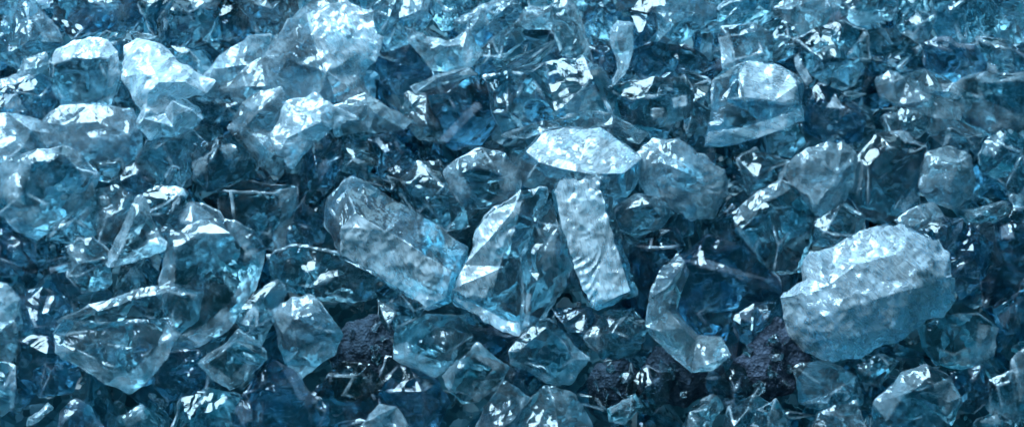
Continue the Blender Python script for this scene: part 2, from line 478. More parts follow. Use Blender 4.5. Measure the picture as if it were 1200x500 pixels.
# --- the large pieces that stand out
chunk(G, 'largest milky white boulder of glass, layered top, right of centre',
      [(917,348),(931,336),(945,325,8),(942,308,4),(952,298,2),(980,292),(1005,275,-6),(1040,263,-14),(1070,268,-14),(1095,285,-10),(1110,300,-4),(1112,325,4),(1119,350,-6),(1105,370,-8),(1085,372,-4),(1060,395,-4),(1025,408,-4),(1010,418,-6),(975,422,-8),(945,410,-8),(925,385,-6)],
      'all', pts=[(930,345,20),(962,368,38),(990,358,44),(1020,350,46),(1062,338,40),(1098,328,20),(968,334,36),(1000,312,32),(1045,300,28),(1070,318,34),(985,395,26),(1040,380,30)], thick=80, lift=50, f=0.85, amp=0.85, strike=(1040,500,33,7))
chunk(G, 'long box-shaped block with frosted front face, lying tilted left of centre',
      [(384,238,-2),(400,216,-8),(412,208,-10),(440,222,-10),(470,240,-10),(510,265,-10),(545,290,-8),(543,318,4),(526,354,2),(500,361),(470,341),(440,320),(402,302),(394,285,2),(382,262)],
      'face', inner=[[(404,266,26),(420,250,30),(455,270,32),(490,292,32),(527,316,28),(520,346,12),(500,357,6),(470,337,6),(437,314,6),(402,297,8)]], pts=[(408,225,6),(470,258,18)], thick=60, lift=38, f=1.0, base=.2)
chunk(G, 'blue block with pale lavender flat top, above the frosted upright column',
      [(615,195,-6),(622,175,-8),(640,158,-16),(665,152,-20),(700,152,-20),(720,165,-16),(745,185,-4),(742,210,-4),(730,228,-6),(705,226,-2),(650,222,-2),(620,215,-6)],
      'face', inner=[[(623,179,10),(640,161,-6),(665,154,-12),(702,154,-12),(721,168,-6),(743,187,10),(725,202,24),(690,203,28),(655,196,24),(636,190,18)]], thick=60, lift=34, f=0.8, amp=.6, base=.18)
chunk(G, 'upright frosted column with squared end, standing just right of centre',
      [(648,225),(655,213,-4),(700,208,-4),(712,212,-6),(722,262,-8),(738,312,-10),(746,343,-6),(720,354),(695,361),(684,345),(668,300),(655,255)],
      'face', inner=[[(651,226,14),(657,215,12),(699,211,12),(712,258,16),(736,338,14),(696,355,12),(683,336,14),(664,285,16)]], thick=55, lift=58, f=1.0, amp=.9, rip=4)
chunk(S, 'leaning pale slab with frosted face and dark window, left of the frosted column',
      [(530,340),(545,310),(560,270),(580,245),(610,226,-4),(640,221,-6),(642,230,-2),(626,262),(611,300,2),(613,350,2),(610,391,4),(585,382,4),(550,364,4),(528,352)],
      'clear', inner=[[(598,290,4),(606,318,2),(602,366,0),(581,346,2),(591,312,6)]], pts=[(548,330,14),(570,285,18),(600,250,16)],
      frost=[[(533,338),(548,303),(562,270),(582,247),(612,236),(603,270),(588,305),(576,345),(556,350)],[(530,346),(555,353),(590,372),(608,376),(610,391),(575,380)]], thick=45, lift=40, f=0.95, base=.06)
chunk(G, 'white star-shaped chunk with jagged frosted points, upper left',
      [(147,56,-4),(160,45,-6),(182,52,-6),(204,70,-4),(226,84,-4),(249,95,-2),(240,109),(206,117),(237,139),(222,150,-4),(200,161,-6),(175,161,-6),(162,148,-4),(166,130),(156,112),(143,92)],
      'all', pts=[(172,64,8),(165,88,14),(190,98,22),(218,97,18),(178,110,24),(206,120,26),(172,138,14),(196,132,8),(205,148,12)], thick=50, lift=56, f=0.9, amp=1.1)
chunk(G, 'rounded clear block with white frosted arch over its top, upper left',
      [(62,74),(70,60),(88,51),(105,48),(122,52),(135,62),(137,85),(133,108),(122,123),(100,129),(78,123),(66,106),(60,90)],
      'clear', inner=[[(68,77,12),(92,71,16),(115,71,16),(127,70,10),(125,92,14),(119,110,12),(95,117,10),(76,112,10),(67,94,10)]],
      frost=[[(66,78),(68,60),(88,50),(106,46),(124,50),(138,62),(138,100),(128,122),(122,115),(128,72),(112,72),(90,72)],[(70,118),(120,118),(115,130),(80,128)]], thick=55, lift=28, f=0.85)
chunk(G, 'broad silvery chunk directly below the white-arched block, upper left',
      [(52,145),(75,127),(110,128),(150,130),(160,150),(161,180),(140,189),(110,192),(85,186),(70,172),(54,162)], 'all', thick=55, lift=20, f=0.42,
      pts=[(80,148,14),(115,145,20),(148,158,14),(112,175,18)])
chunk(G, 'wide rounded chunk with bright rim at far left, below the silvery chunk',
      [(-6,206),(15,190),(45,181),(72,177),(90,185),(109,208),(103,228),(85,246),(66,262),(45,276),(25,268),(5,248),(-9,225)],
      'rim', inner=[[(40,196,14),(72,186,14),(90,200,14),(94,215,12),(80,232,14),(58,238,16),(35,225,18)]], thick=60, lift=34, f=0.5)
chunk(G, 'pale glittering chunk at left edge above the wide rounded one',
      [(-25,142),(10,136),(40,140),(66,160),(62,182),(35,196),(5,200),(-25,200)], 'all', thick=55, lift=16, f=0.55)
chunk(G, 'great pale crag of rippled glass, top, left of centre',
      [(296,86),(318,50),(345,18,-6),(375,-8,-10),(405,4,-8),(432,18,-4),(445,48),(438,72),(424,88),(432,112,-4),(415,128),(392,122),(368,130),(345,112),(318,106)],
      'clear', pts=[(340,70,22),(372,35,20),(402,45,24),(385,85,28),(418,65,18),(350,95,16),(412,105,14)],
      frost=[[(360,20),(405,2),(448,20),(448,70),(424,90),(430,120),(395,118),(385,90),(372,60)]], thick=75, lift=36, f=0.8, amp=1.0, base=.32, strike=(300,200,20,6))
chunk(G, 'frosted wedge at the lower end of the great pale crag',
      [(322,156),(340,124),(368,116),(392,128),(414,140),(388,151),(366,166),(345,192),(330,180)], 'all', thick=45, lift=44, f=0.72, amp=1.2)
chunk(G, 'smooth domed teal chunk hanging left of the frosted wedge',
      [(268,150),(284,125),(305,110),(326,108),(338,124),(330,155),(336,186),(320,204),(304,190),(285,172)], 'clear', pts=[(305,135,20),(318,178,14),(290,150,12)], thick=50, lift=34, frost=[[(284,124),(326,106),(330,118),(296,132)]], f=.6, base=.3)
chunk(G, 'long swept curved chunk left of the great pale crag',
      [(238,92),(260,66),(290,46),(314,44),(310,66),(292,88),(268,104),(248,110)], 'clear', thick=45, lift=22, frost=[[(238,92),(260,66),(290,46),(314,44),(300,60),(266,80),(248,104)]], f=.6, base=.3)
chunk(G, 'flat aqua piece jutting right from the foot of the great crag',
      [(392,128),(430,110),(452,126),(479,141),(470,150),(432,152),(398,156)], 'all', thick=30, lift=36, f=0.45)
chunk(G, 'six-sided frosted chunk with dark slot across it, upper right',
      [(840,98),(862,82),(880,76,-4),(905,78,-4),(922,88,-4),(936,98),(933,125),(936,140),(915,148),(885,159),(855,167),(831,167),(835,145),(838,120)],
      'clear', inner=[[(873,119,18),(900,121,20),(922,125,14),(908,136,8),(886,139,8),(877,130,12)]], pts=[(866,90,14),(868,116,22),(926,104,14),(850,150,12),(848,118,8)],
      frost=[[(866,92),(880,77),(908,80),(926,96),(930,124),(898,119),(866,116)],[(832,166),(835,151),(870,147),(890,141),(930,128),(936,140),(885,158),(852,167)]], thick=60, lift=44, f=0.9, amp=.8, base=.16)
chunk(G, 'oval clear chunk with bright curved edges, left of the lavender-topped block',
      [(525,201),(540,186),(565,178),(590,182),(606,200),(603,220),(586,236),(565,244),(545,238),(530,222)],
      'rim', inner=[[(545,204,14),(560,197,16),(582,205,12),(586,222,8),(572,233,10),(556,226,14)]], thick=50, lift=26, f=0.42)
chunk(G, 'frothy silver chunk to the right of the lavender-topped block',
      [(750,187),(768,167),(795,170),(820,184),(845,200),(849,225),(832,251),(810,253),(786,237),(760,224),(748,206)], 'all', pts=[(775,192,18),(805,205,22),(830,225,14),(790,222,10)], thick=50, lift=24, f=0.5, amp=1.4)
chunk(G, 'frothy whitish chunk above the milky boulder',
      [(920,206),(935,186),(960,172),(985,168),(1000,185),(999,210),(986,236),(970,253),(950,246),(940,225)], 'all', pts=[(955,192,16),(978,205,18),(962,228,14)], thick=48, lift=30, f=0.52, amp=1.4)
chunk(G, 'barrel-shaped chunk with upright pale streaks, right side',
      [(1080,196),(1090,181),(1115,175),(1135,185),(1139,210),(1135,228),(1115,241),(1092,236),(1081,218)], 'all', pts=[(1098,195,14),(1120,192,16),(1110,218,18)], thick=48, lift=28, f=0.42)
chunk(G, 'glossy cut chunk with pointed lower end, lower left of centre',
      [(322,366),(345,352),(366,350),(385,372),(398,392),(390,412),(370,425),(352,441),(338,423),(328,400)], 'clear', pts=[(345,372,22),(372,385,22),(352,408,18),(366,362,12)],
      frost=[[(322,366),(346,352),(368,350),(375,368),(346,376),(336,392)],[(338,420),(352,408),(388,392),(392,412),(352,441)]], thick=50, lift=40, f=0.55)
chunk(S, 'thick shard curved like a hook with frosted edge, lower right of centre',
      [(757,381),(762,350),(775,316),(795,299),(802,310),(789,340),(785,364),(800,384),(816,400),(850,404),(854,414),(836,431),(810,433),(790,417),(765,394)], 'all', pts=[(784,336,1),(772,386,12),(796,408,3),(826,424,12)], thick=22, lift=46, f=0.38, amp=.6)
chunk(G, 'dark clear chunk seen inside the hook-shaped shard',
      [(797,300),(830,276),(870,290),(910,325),(916,345),(880,356),(856,366),(850,402),(816,398),(797,375),(787,348)], 'clear', pts=[(805,310,18),(850,318,22),(885,335,14),(840,352,16),(818,365,6)], thick=55, lift=18, mat=DGLASS, frost=[[(800,305),(840,318),(905,330),(880,322),(830,305)]], f=.4)
chunk(S, 'clear slab with rounded bright border, lower left, behind the slab with a white lip',
      [(200,276),(240,258),(275,260),(298,271),(308,292),(304,325),(292,356),(266,386),(236,402),(206,409),(189,399),(194,370),(190,330)],
      'rim', inner=[[(208,292,6),(240,275,6),(270,275,6),(287,294,6),(284,325,4),(270,350,4),(244,376,4),(216,389,4),(203,380,4),(207,340,6)]], thick=26, lift=34, f=0.48)
chunk(S, 'boat-shaped slab with white front lip, lower left corner area',
      [(68,393),(80,378),(100,382),(150,381),(192,377),(201,395),(190,420),(166,448),(150,456),(125,446),(95,429),(72,413)],
      'clear', inner=[[(86,393,2),(105,390,2),(150,390,2),(181,388,4),(176,408,10),(152,432,14),(125,425,12),(95,410,8)]],
      frost=[[(68,400),(95,411),(125,427),(152,434),(180,408),(190,380),(201,395),(190,420),(166,449),(150,457),(125,447),(95,430),(70,414)]], thick=34, lift=44, f=0.6)
chunk(S, 'dark slab with a light upper edge, lying above the boat-shaped slab',
      [(75,375),(110,358),(150,344),(195,333),(231,344),(226,374),(200,391),(186,385),(168,372),(120,377)], 'clear', inner=[[(120,364,6),(155,352,8),(195,343,8),(218,350,8),(212,368,4),(180,372,2)]],
      frost=[[(75,375),(110,358),(150,344),(195,333),(231,344),(228,362),(216,348),(195,343),(152,352),(115,366)]], thick=30, lift=26, f=0.4)
chunk(S, 'A-shaped triangular shard with pale edges, left, beside the bordered slab',
      [(159,236),(168,231),(184,277),(197,286),(166,301),(131,309),(126,304)], 'rim', inner=[[(161,256,6),(173,281,6),(152,296,6),(139,300,6)]], thick=24, lift=32, f=0.5)
chunk(G, 'dark cube with a pale right edge, left of the box-shaped block',
      [(261,226),(285,215),(344,222),(341,250),(329,292),(300,286),(270,278),(261,255)], 'clear', inner=[[(275,227,16),(320,229,16),(325,245,14),(315,272,10),(280,266,10)]], thick=50, lift=14,
      frost=[[(324,226),(344,222),(341,250),(329,292),(316,288),(328,250)]], f=.45)
chunk(G, 'bright faceted chunk at the bottom edge under the milky boulder',
      [(1020,512),(1028,472),(1060,442),(1085,432),(1110,445),(1121,465),(1112,495),(1085,515)], 'clear', pts=[(1055,462,20),(1088,452,20),(1075,485,22),(1045,495,16),(1104,470,12)],
      frost=[[(1028,472),(1060,442),(1085,432),(1080,448),(1056,464),(1040,490)],[(1088,452),(1110,446),(1120,466),(1110,490),(1098,480)]], thick=55, lift=36, f=0.55)
chunk(S, 'squarish slab with bright lower right edge, bottom, below the leaning pale slab',
      [(600,411),(620,386),(642,377),(665,398),(686,420),(666,445),(650,449),(620,433),(603,426)], 'clear', inner=[[(612,410,10),(640,386,12),(660,402,14),(668,420,14),(645,434,12),(622,424,8)]],
      frost=[[(602,418),(650,440),(668,418),(664,398),(686,420),(666,446),(650,450),(603,428)]], thick=42, lift=34, f=0.5)
chunk(S, 'U-shaped dark slab with pale lower edge, under the box-shaped block',
      [(464,406),(470,385),(500,370),(540,372),(549,395),(530,425),(508,440),(488,431),(465,419)], 'clear', inner=[[(478,398,4),(500,388,2),(533,388,2),(530,407,8),(507,418,10),(485,411,8)]],
      frost=[[(464,406),(480,400),(486,412),(507,420),(534,407),(530,425),(508,441),(488,432),(464,420)]], thick=36, lift=30, f=0.5)
chunk(S, 'heart-shaped clear slab near the bottom edge, right of the U-shaped slab',
      [(519,440),(545,420),(560,405),(591,430),(581,451),(560,466),(542,471),(529,456)], 'rim', inner=[[(535,440,8),(556,420,8),(576,432,8),(562,452,8),(545,458,8)]], thick=32, lift=32, f=0.35)
chunk(S, 'diamond-shaped slab left of the glossy cut chunk',
      [(237,425),(262,405),(279,389),(306,410),(309,420),(286,445),(270,453),(254,441)], 'rim', inner=[[(250,424,8),(278,400,10),(298,414,10),(272,440,8)]], thick=36, lift=36, f=0.42)
chunk(G, 'clear chunk with white bottom edge, directly above the six-sided frosted chunk',
      [(845,46),(848,35),(885,30),(901,38),(903,70),(880,73),(862,83),(850,79)], 'clear', inner=[[(856,44,8),(884,40,10),(890,62,10),(862,70,10)]], frost=[[(845,46),(856,44),(860,70),(884,62),(903,70),(862,84),(849,80)]], thick=40, lift=26, f=0.7)
chunk(G, 'ring-like pale chunk with dark hollow at the right edge',
      [(1120,102),(1150,88),(1180,90),(1222,84),(1222,150),(1180,156),(1145,153),(1124,140)], 'rim', inner=[[(1148,100,4),(1188,96,2),(1215,100,2),(1215,128,6),(1182,132,10),(1156,119,10)]], thick=50, lift=24, f=0.5)
chunk(S, 'long pale aqua band lying aslant, upper right',
      [(1029,96),(1045,85),(1066,92),(1092,108),(1122,124),(1121,139),(1090,133),(1055,121),(1034,111)], 'all', pts=[(1048,98,8),(1085,118,10)], thick=34, lift=28, f=0.5)
chunk(G, 'dark shell-shaped chunk with grooves, above the pale aqua band',
      [(1086,53),(1110,46),(1140,55),(1156,75),(1146,91),(1115,93),(1090,83)], 'clear', pts=[(1112,62,14),(1135,76,10)], thick=40, lift=22, mat=DGLASS, amp=1.6, frost=[[(1086,53),(1110,46),(1140,55),(1138,60),(1108,52)]], f=.5)
chunk(H, 'lavender-tinted shard with white tip between shell-shaped chunk and aqua band',
      [(1064,90),(1085,82),(1115,98),(1126,112),(1100,115),(1071,106)], 'clear', thick=26, lift=34, frost=[[(1100,100),(1115,98),(1126,112),(1105,114)]], f=.8)
# --- top row
chunk(G, 'bubbly light blue chunk in the top left corner',
      [(-25,-20),(30,-8),(52,18),(71,48),(46,62),(25,78),(-22,62)], 'clear', thick=60, lift=8, amp=1.4, frost=[[(30,0),(50,18),(70,48),(56,52),(40,25)]], f=.4)
chunk(G, 'blue chunk at top edge above the white-arched block',
      [(64,-16),(150,-20),(166,10),(150,38),(120,32),(90,42),(68,28)], 'clear', thick=60, lift=6, amp=1.3)
chunk(H, 'streaked lavender-blue shard between white-arched block and star-shaped chunk',
      [(118,54),(150,36),(182,45),(166,66),(150,88),(138,72)], 'clear', thick=36, lift=18, amp=1.3, frost=[[(140,66),(166,44),(182,45),(150,88)]], f=.3)
chunk(G, 'broken clump with a white fleck at left edge, beside the white-arched block',
      [(-22,102),(10,95),(36,86),(58,96),(62,120),(50,140),(20,150),(-22,142)], 'clear', thick=50, lift=10, amp=1.4, frost=[[(8,112),(24,112),(30,128),(14,136)],[(-22,102),(36,86),(40,94),(0,108)]], f=.7)
chunk(H, 'pale tongue-shaped sliver left of the white-arched block',
      [(22,82),(30,71),(53,64),(56,75),(40,88),(24,93)], 'all', thick=16, lift=26, f=.35)
chunk(G, 'cluttered blue chunk at top edge above the star-shaped chunk',
      [(166,0),(215,-12),(264,-6),(286,20),(276,42),(240,48),(214,56),(192,50),(180,28)], 'clear', thick=60, lift=6, amp=1.5, frost=[[(225,2),(255,4),(250,14),(228,12)]], f=.5)
chunk(G, 'small glinting chunk touching the upper right of the star-shaped chunk',
      [(200,54),(222,58),(234,72),(226,86),(204,72)], 'clear', thick=28, lift=26, frost=[[(222,50),(242,54),(226,60)]], f=.5)
chunk(H, 'bundle-like streaked piece at top edge left of the great crag',
      [(262,-16),(340,-16),(347,12),(322,42),(302,36),(286,20)], 'clear', thick=50, lift=8, amp=1.5)
chunk(G, 'shadowed blue chunk tucked right of the star-shaped chunk',
      [(228,116),(246,98),(272,95),(288,116),(278,136),(250,142),(236,133)], 'clear', thick=46, lift=14)
chunk(G, 'sparkling chunk at top edge just right of the great crag',
      [(434,10),(470,-12),(500,-16),(507,20),(482,46),(456,52),(446,40)], 'clear', thick=50, lift=8, amp=1.4, frost=[[(470,0),(500,-5),(500,20),(478,25)]], f=.45)
chunk(G, 'pale knobbly chunk at top edge above the crescent-edged piece',
      [(504,-16),(552,-16),(560,12),(545,28),(520,32),(506,20)], 'clear', thick=50, lift=6, amp=1.3)
chunk(S, 'crescent-edged piece with bright curved rim, top, right of the great crag',
      [(478,32),(500,44),(525,48),(546,36),(560,60),(551,75),(530,83),(508,79),(490,60)], 'rim', inner=[[(498,52,4),(520,55,6),(541,54,6),(535,66,6),(514,67,6)]], thick=32, lift=26, f=.6)
chunk(H, 'long grooved shard pointing to the top right, above centre',
      [(536,27),(565,10),(602,-8),(608,6),(572,30),(546,43)], 'clear', thick=24, lift=22, amp=1.5, frost=[[(536,27),(565,10),(602,-8),(604,-2),(560,22)]], f=.4)
chunk(H, 'grooved shard crossing under the long one, above centre',
      [(558,64),(576,45),(606,25),(612,48),(586,66),(563,76)], 'clear', thick=26, lift=16, amp=1.4)
chunk(G, 'dark hollow-looking chunk right of the great crag\'s jagged side',
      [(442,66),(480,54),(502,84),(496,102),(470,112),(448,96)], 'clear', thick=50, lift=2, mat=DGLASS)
chunk(H, 'thin pale sliver lying level below the crescent-edged piece',
      [(484,101),(510,88),(545,81),(556,88),(520,98),(490,108)], 'all', thick=12, lift=30, f=.45)
chunk(G, 'dark rounded chunk with a slanting light seam, above the oval chunk',
      [(496,116),(520,96),(556,89),(576,110),(577,145),(562,166),(530,171),(510,156)], 'clear', pts=[(540,138,18),(525,112,14),(562,122,12)], thick=55, lift=12, mat=DGLASS, frost=[[(517,160),(556,120),(562,126),(525,164)]], f=.5)
chunk(H, 'mid-blue splinter left of the dark rounded chunk',
      [(477,112),(498,112),(515,148),(521,166),(490,161),(475,140)], 'clear', thick=36, lift=10)
chunk(G, 'plain blue chunk at top edge above centre',
      [(558,-16),(614,-16),(620,24),(602,44),(572,34),(556,16)], 'clear', thick=50, lift=4)
chunk(G, 'broad clear teal block with radiating seams, above the lavender-topped block',
      [(576,92),(600,86),(640,76),(680,70),(700,84),(719,110),(710,132),(670,139),(630,148),(596,153),(581,130)], 'clear', pts=[(622,90,20),(690,95,16),(650,132,12),(600,130,8)], thick=60, lift=16, frost=[[(662,122),(690,98),(696,112),(680,130),(664,132)]], f=.4)
chunk(H, 'small pale flat flake at top edge above the broad teal block',
      [(605,26),(616,10),(645,8),(651,30),(648,35),(616,32)], 'all', thick=18, lift=20, f=.35)
chunk(S, 'narrow clear slab with white edge, top centre',
      [(645,5),(666,-6),(679,20),(691,55),(681,66),(658,62),(650,36)], 'clear', inner=[[(654,12,6),(664,10,6),(676,50,6),(660,54,6)]], frost=[[(664,-4),(680,20),(692,56),(684,62),(674,30),(662,8)]], thick=30, lift=22, f=.6)
chunk(G, 'dark blue chunk at top edge left of the frosted bar',
      [(669,-12),(714,-14),(722,28),(716,52),(696,56),(684,30)], 'clear', thick=50, lift=8)
chunk(H, 'frosted upright bar with tapering foot, top, right of centre',
      [(717,36),(725,28),(739,32),(740,60),(735,79),(726,93),(717,101),(724,80),(720,60)], 'all', thick=18, lift=30, f=.62)
chunk(G, 'dark rounded chunk tucked right of the frosted bar',
      [(738,12),(764,2),(769,34),(757,52),(741,50)], 'clear', thick=36, lift=10, mat=DGLASS)
chunk(G, 'broad pale blue chunk at top edge, right of the frosted bar',
      [(714,-14),(770,-18),(828,-14),(832,20),(806,40),(790,52),(771,46),(768,20),(745,8),(730,12)], 'clear', thick=55, lift=14, frost=[[(768,20),(772,46),(790,52),(782,40)]], f=.4)
chunk(G, 'dark streaked six-sided chunk left of the white-edged clear chunk',
      [(740,62),(766,53),(800,56),(836,76),(831,96),(800,90),(770,96),(746,82)], 'clear', thick=44, lift=12, mat=DGLASS, amp=1.4)
chunk(G, 'glinting chunk with two white spots, above the frothy silver chunk',
      [(712,106),(736,98),(770,95),(800,93),(811,115),(800,136),(770,149),(745,151),(726,141)], 'clear', pts=[(742,118,14),(778,112,16),(765,136,10)], thick=48, lift=14, frost=[[(762,128),(776,126),(774,136),(764,138)],[(784,116),(800,112),(800,124),(786,126)]], f=.95)  # both bright glints are painted on as frosted patches
chunk(G, 'small dark chunk between frosted bar and broad teal block',
      [(690,56),(719,56),(722,84),(715,96),(700,90)], 'clear', thick=36, lift=4, mat=DGLASS)
chunk(H, 'long thin curved shard along the top of the lavender-topped block',
      [(596,158),(640,143),(690,133),(714,136),(752,156),(742,166),(702,148),(660,150),(622,162)], 'clear', thick=22, lift=22)
chunk(G, 'pale chunk at top edge right of the broad pale blue one',
      [(816,-12),(870,-14),(906,-10),(916,14),(890,26),(856,31),(826,36),(820,10)], 'clear', thick=50, lift=10, amp=1.2, frost=[[(826,36),(820,24),(856,26),(890,22),(890,28)]], f=.4)
chunk(G, 'blue wedge right of the white-edged clear chunk',
      [(896,30),(920,21),(936,42),(927,62),(906,72),(903,46)], 'clear', thick=36, lift=12)
chunk(G, 'white glittering chunk at top edge, right of centre',
      [(911,10),(935,-12),(986,-12),(979,10),(961,26),(940,39),(928,30)], 'all', thick=46, lift=26, f=.5, amp=1.3)
chunk(G, 'blue chunk with one bright lower left edge, right of the six-sided chunk',
      [(936,46),(960,35),(986,28),(1011,40),(1013,70),(1000,96),(970,106),(946,96),(935,70)], 'clear', thick=55, lift=14, frost=[[(934,68),(940,64),(954,92),(946,97)]], f=.9)
chunk(G, 'shaded blue chunk left of the six-sided frosted chunk',
      [(804,86),(833,96),(836,130),(829,156),(806,152),(797,115)], 'clear', thick=46, lift=10)
chunk(G, 'dark chunk with one small white triangular glint painted in frost, right of the six-sided chunk',
      [(936,112),(960,101),(986,112),(1011,136),(1005,162),(975,167),(945,152)], 'clear', thick=46, lift=12, mat=DGLASS, frost=[[(966,128),(977,113),(986,128)]], f=1)  # the white triangle is a glint painted as frost
chunk(G, 'small teal chunk under the six-sided frosted chunk',
      [(898,152),(934,146),(942,168),(926,182),(906,177)], 'clear', thick=36, lift=16)
chunk(S, 'dark slab with white lower edge at top, right of the glittering chunk',
      [(978,2),(1000,-12),(1046,-14),(1049,14),(1041,23),(1005,27),(990,16)], 'clear', inner=[[(992,6,4),(1010,-4,4),(1038,-4,4),(1038,12,6),(1006,17,8)]], frost=[[(988,12),(1006,18),(1040,13),(1048,8),(1041,24),(1004,28)]], thick=32, lift=22, f=.6)
chunk(G, 'narrow clear chunk at top edge right of the white-edged dark slab',
      [(1049,-12),(1086,-16),(1092,20),(1086,46),(1066,47),(1053,30)], 'clear', thick=42, lift=12, amp=1.3, frost=[[(1056,36),(1066,34),(1084,46),(1068,48)]], f=.6)
chunk(G, 'broad rounded teal chunk at top edge, far right',
      [(1086,-16),(1150,-16),(1171,20),(1152,42),(1130,51),(1106,46),(1092,25)], 'clear', thick=55, lift=8, amp=1.2)
chunk(G, 'teal chunk in the top right corner',
      [(1152,-16),(1214,-16),(1218,30),(1196,51),(1176,46),(1167,20)], 'clear', thick=50, lift=6, amp=1.3)
chunk(G, 'blue chunk left of the grooved shell-shaped chunk',
      [(1011,40),(1046,35),(1076,55),(1080,80),(1050,90),(1026,86),(1011,66)], 'clear', thick=50, lift=8, frost=[[(1014,44),(1020,44),(1018,62),(1012,62)]], f=.5)
chunk(G, 'small light chunk right of the grooved shell-shaped chunk',
      [(1146,46),(1180,50),(1201,60),(1190,86),(1161,86),(1152,70)], 'clear', thick=38, lift=12, frost=[[(1152,70),(1166,76),(1172,86),(1160,86)]], f=.7)
chunk(G, 'dark sharp-cornered chunk at right edge above the ring-like chunk',
      [(1185,57),(1218,46),(1218,86),(1192,88)], 'clear', thick=34, lift=16, mat=DGLASS)
chunk(G, 'small clear chunk below the pale aqua band',
      [(1037,136),(1060,125),(1086,126),(1089,150),(1070,163),(1046,156)], 'clear', thick=40, lift=16, frost=[[(1040,138),(1060,128),(1080,130),(1060,138)]], f=.5)
chunk(G, 'dark teal chunk holding a bright sliver, above the barrel-shaped chunk',
      [(1089,132),(1120,141),(1152,156),(1142,172),(1110,172),(1091,156)], 'clear', thick=38, lift=10, frost=[[(1108,150),(1114,150),(1112,166),(1106,170)]], f=.9)
# --- middle rows
chunk(G, 'small teal chunk hanging below the broad silvery chunk, left',
      [(108,194),(140,187),(143,205),(126,213),(109,209)], 'clear', thick=34, lift=12)
chunk(G, 'dark glossy chunk below the star-shaped chunk',
      [(164,186),(175,168),(195,160),(225,156),(241,171),(233,196),(210,216),(186,219),(168,206)], 'clear', thick=52, lift=16, amp=1.3, frost=[[(206,158),(220,156),(222,164),(208,166)],[(194,200),(206,204),(198,214)]], f=.7)  # small frost patches paint in its glints
chunk(H, 'dark wedge left of the dark glossy chunk, below the silvery chunk',
      [(144,196),(164,190),(181,212),(171,226),(150,227),(138,213)], 'clear', thick=36, lift=6, mat=DGLASS)
chunk(G, 'blue chunk with pale streaks right of the wide rounded chunk',
      [(111,226),(135,220),(156,232),(161,266),(145,281),(118,281),(107,256)], 'clear', thick=46, lift=12, amp=1.3, frost=[[(116,228),(126,228),(130,240),(118,240)]], f=.5)
chunk(G, 'triangular teal chunk at the lower right of the wide rounded chunk',
      [(58,266),(85,247),(105,216),(112,240),(110,272),(85,282),(56,280)], 'clear', thick=44, lift=18, frost=[[(96,240),(105,216),(110,240),(90,272)]], f=.4)
chunk(G, 'dark round chunk with a white cap, above the A-shaped shard',
      [(166,230),(190,220),(215,223),(226,245),(211,266),(186,269),(171,251)], 'clear', thick=44, lift=18, frost=[[(180,222),(212,221),(218,232),(196,230)]], f=.75)
chunk(G, 'dark teal chunk at left edge, lower left of the wide rounded chunk',
      [(-18,266),(18,273),(41,286),(39,316),(10,322),(-18,320)], 'clear', thick=46, lift=8, mat=DGLASS)
chunk(G, 'pale chunk with ragged face, left of the A-shaped shard',
      [(80,291),(110,281),(131,300),(126,331),(96,341),(82,321)], 'clear', thick=44, lift=14, amp=1.4, frost=[[(82,292),(100,286),(104,310),(90,330)]], f=.45)
chunk(G, 'dark chunk with scattered glints, left, above the boat-shaped slab',
      [(24,346),(50,339),(76,350),(80,380),(55,391),(29,386)], 'clear', thick=44, lift=10, mat=DGLASS, frost=[[(56,348),(62,348),(58,366),(52,366)]], f=.8)  # frost strip paints a glint
chunk(G, 'streaked pale chunk seen through the bordered slab',
      [(182,286),(205,254),(226,241),(252,252),(268,276),(270,302),(240,312),(206,314)], 'clear', pts=[(228,262,16),(212,290,12),(248,288,14)], thick=46, lift=12, amp=1.4, frost=[[(206,256),(226,243),(248,256),(232,272)]], f=.5)
chunk(G, 'pale blue lumpy chunk above the dark cube, left of centre',
      [(226,182),(255,165),(280,158),(302,180),(297,206),(270,216),(245,222),(228,206)], 'clear', thick=50, lift=20, amp=1.3, frost=[[(262,172),(276,172),(280,188),(266,188)],[(228,190),(250,182),(246,200),(232,204)]], f=.5)  # the right-hand frost patch is a painted glint
chunk(G, 'dark lavender chunk left of the box-shaped block\'s upper end',
      [(365,166),(386,160),(401,184),(388,214),(366,236),(352,241),(350,215)], 'clear', thick=44, lift=16, mat=DGLASS, frost=[[(372,200),(382,186),(388,192),(376,212)]], f=.5)
chunk(H, 'small dark shard right of the dark cube',
      [(340,258),(356,240),(384,262),(378,282),(352,288),(338,276)], 'clear', thick=34, lift=8, mat=DGLASS)
chunk(G, 'low blue chunk under the left end of the box-shaped block',
      [(318,300),(350,290),(392,298),(428,318),(436,345),(410,352),(366,345),(326,334)], 'clear', thick=44, lift=8, amp=1.5)
chunk(G, 'dim chunk behind the box-shaped block, below the aqua piece',
      [(400,160),(430,155),(441,184),(427,206),(404,197)], 'clear', thick=40, lift=10, frost=[[(438,160),(444,156),(456,172),(450,176)]], f=.7)
chunk(G, 'dark chunk with a white streak behind the box-shaped block\'s upper edge',
      [(432,164),(456,158),(482,180),(490,206),(466,222),(444,206)], 'clear', thick=42, lift=12, mat=DGLASS, frost=[[(440,166),(446,164),(458,178),(452,180)]], f=.9)
chunk(G, 'busy dark chunk between box-shaped block and oval chunk',
      [(470,214),(492,192),(515,190),(526,212),(541,240),(546,262),(520,268),(492,246)], 'clear', thick=44, lift=10, amp=1.4)
chunk(H, 'cluster-like splinter with bright slivers between leaning slab and frosted column',
      [(613,300),(626,265),(645,240),(653,270),(668,310),(656,345),(640,360),(626,386),(614,378)], 'clear', pts=[(640,290,14),(630,330,14),(646,325,8)], thick=34, lift=34, amp=1.2, frost=[[(640,284),(652,272),(646,312),(636,318)],[(616,340),(624,340),(622,376),(616,376)]], f=.6)
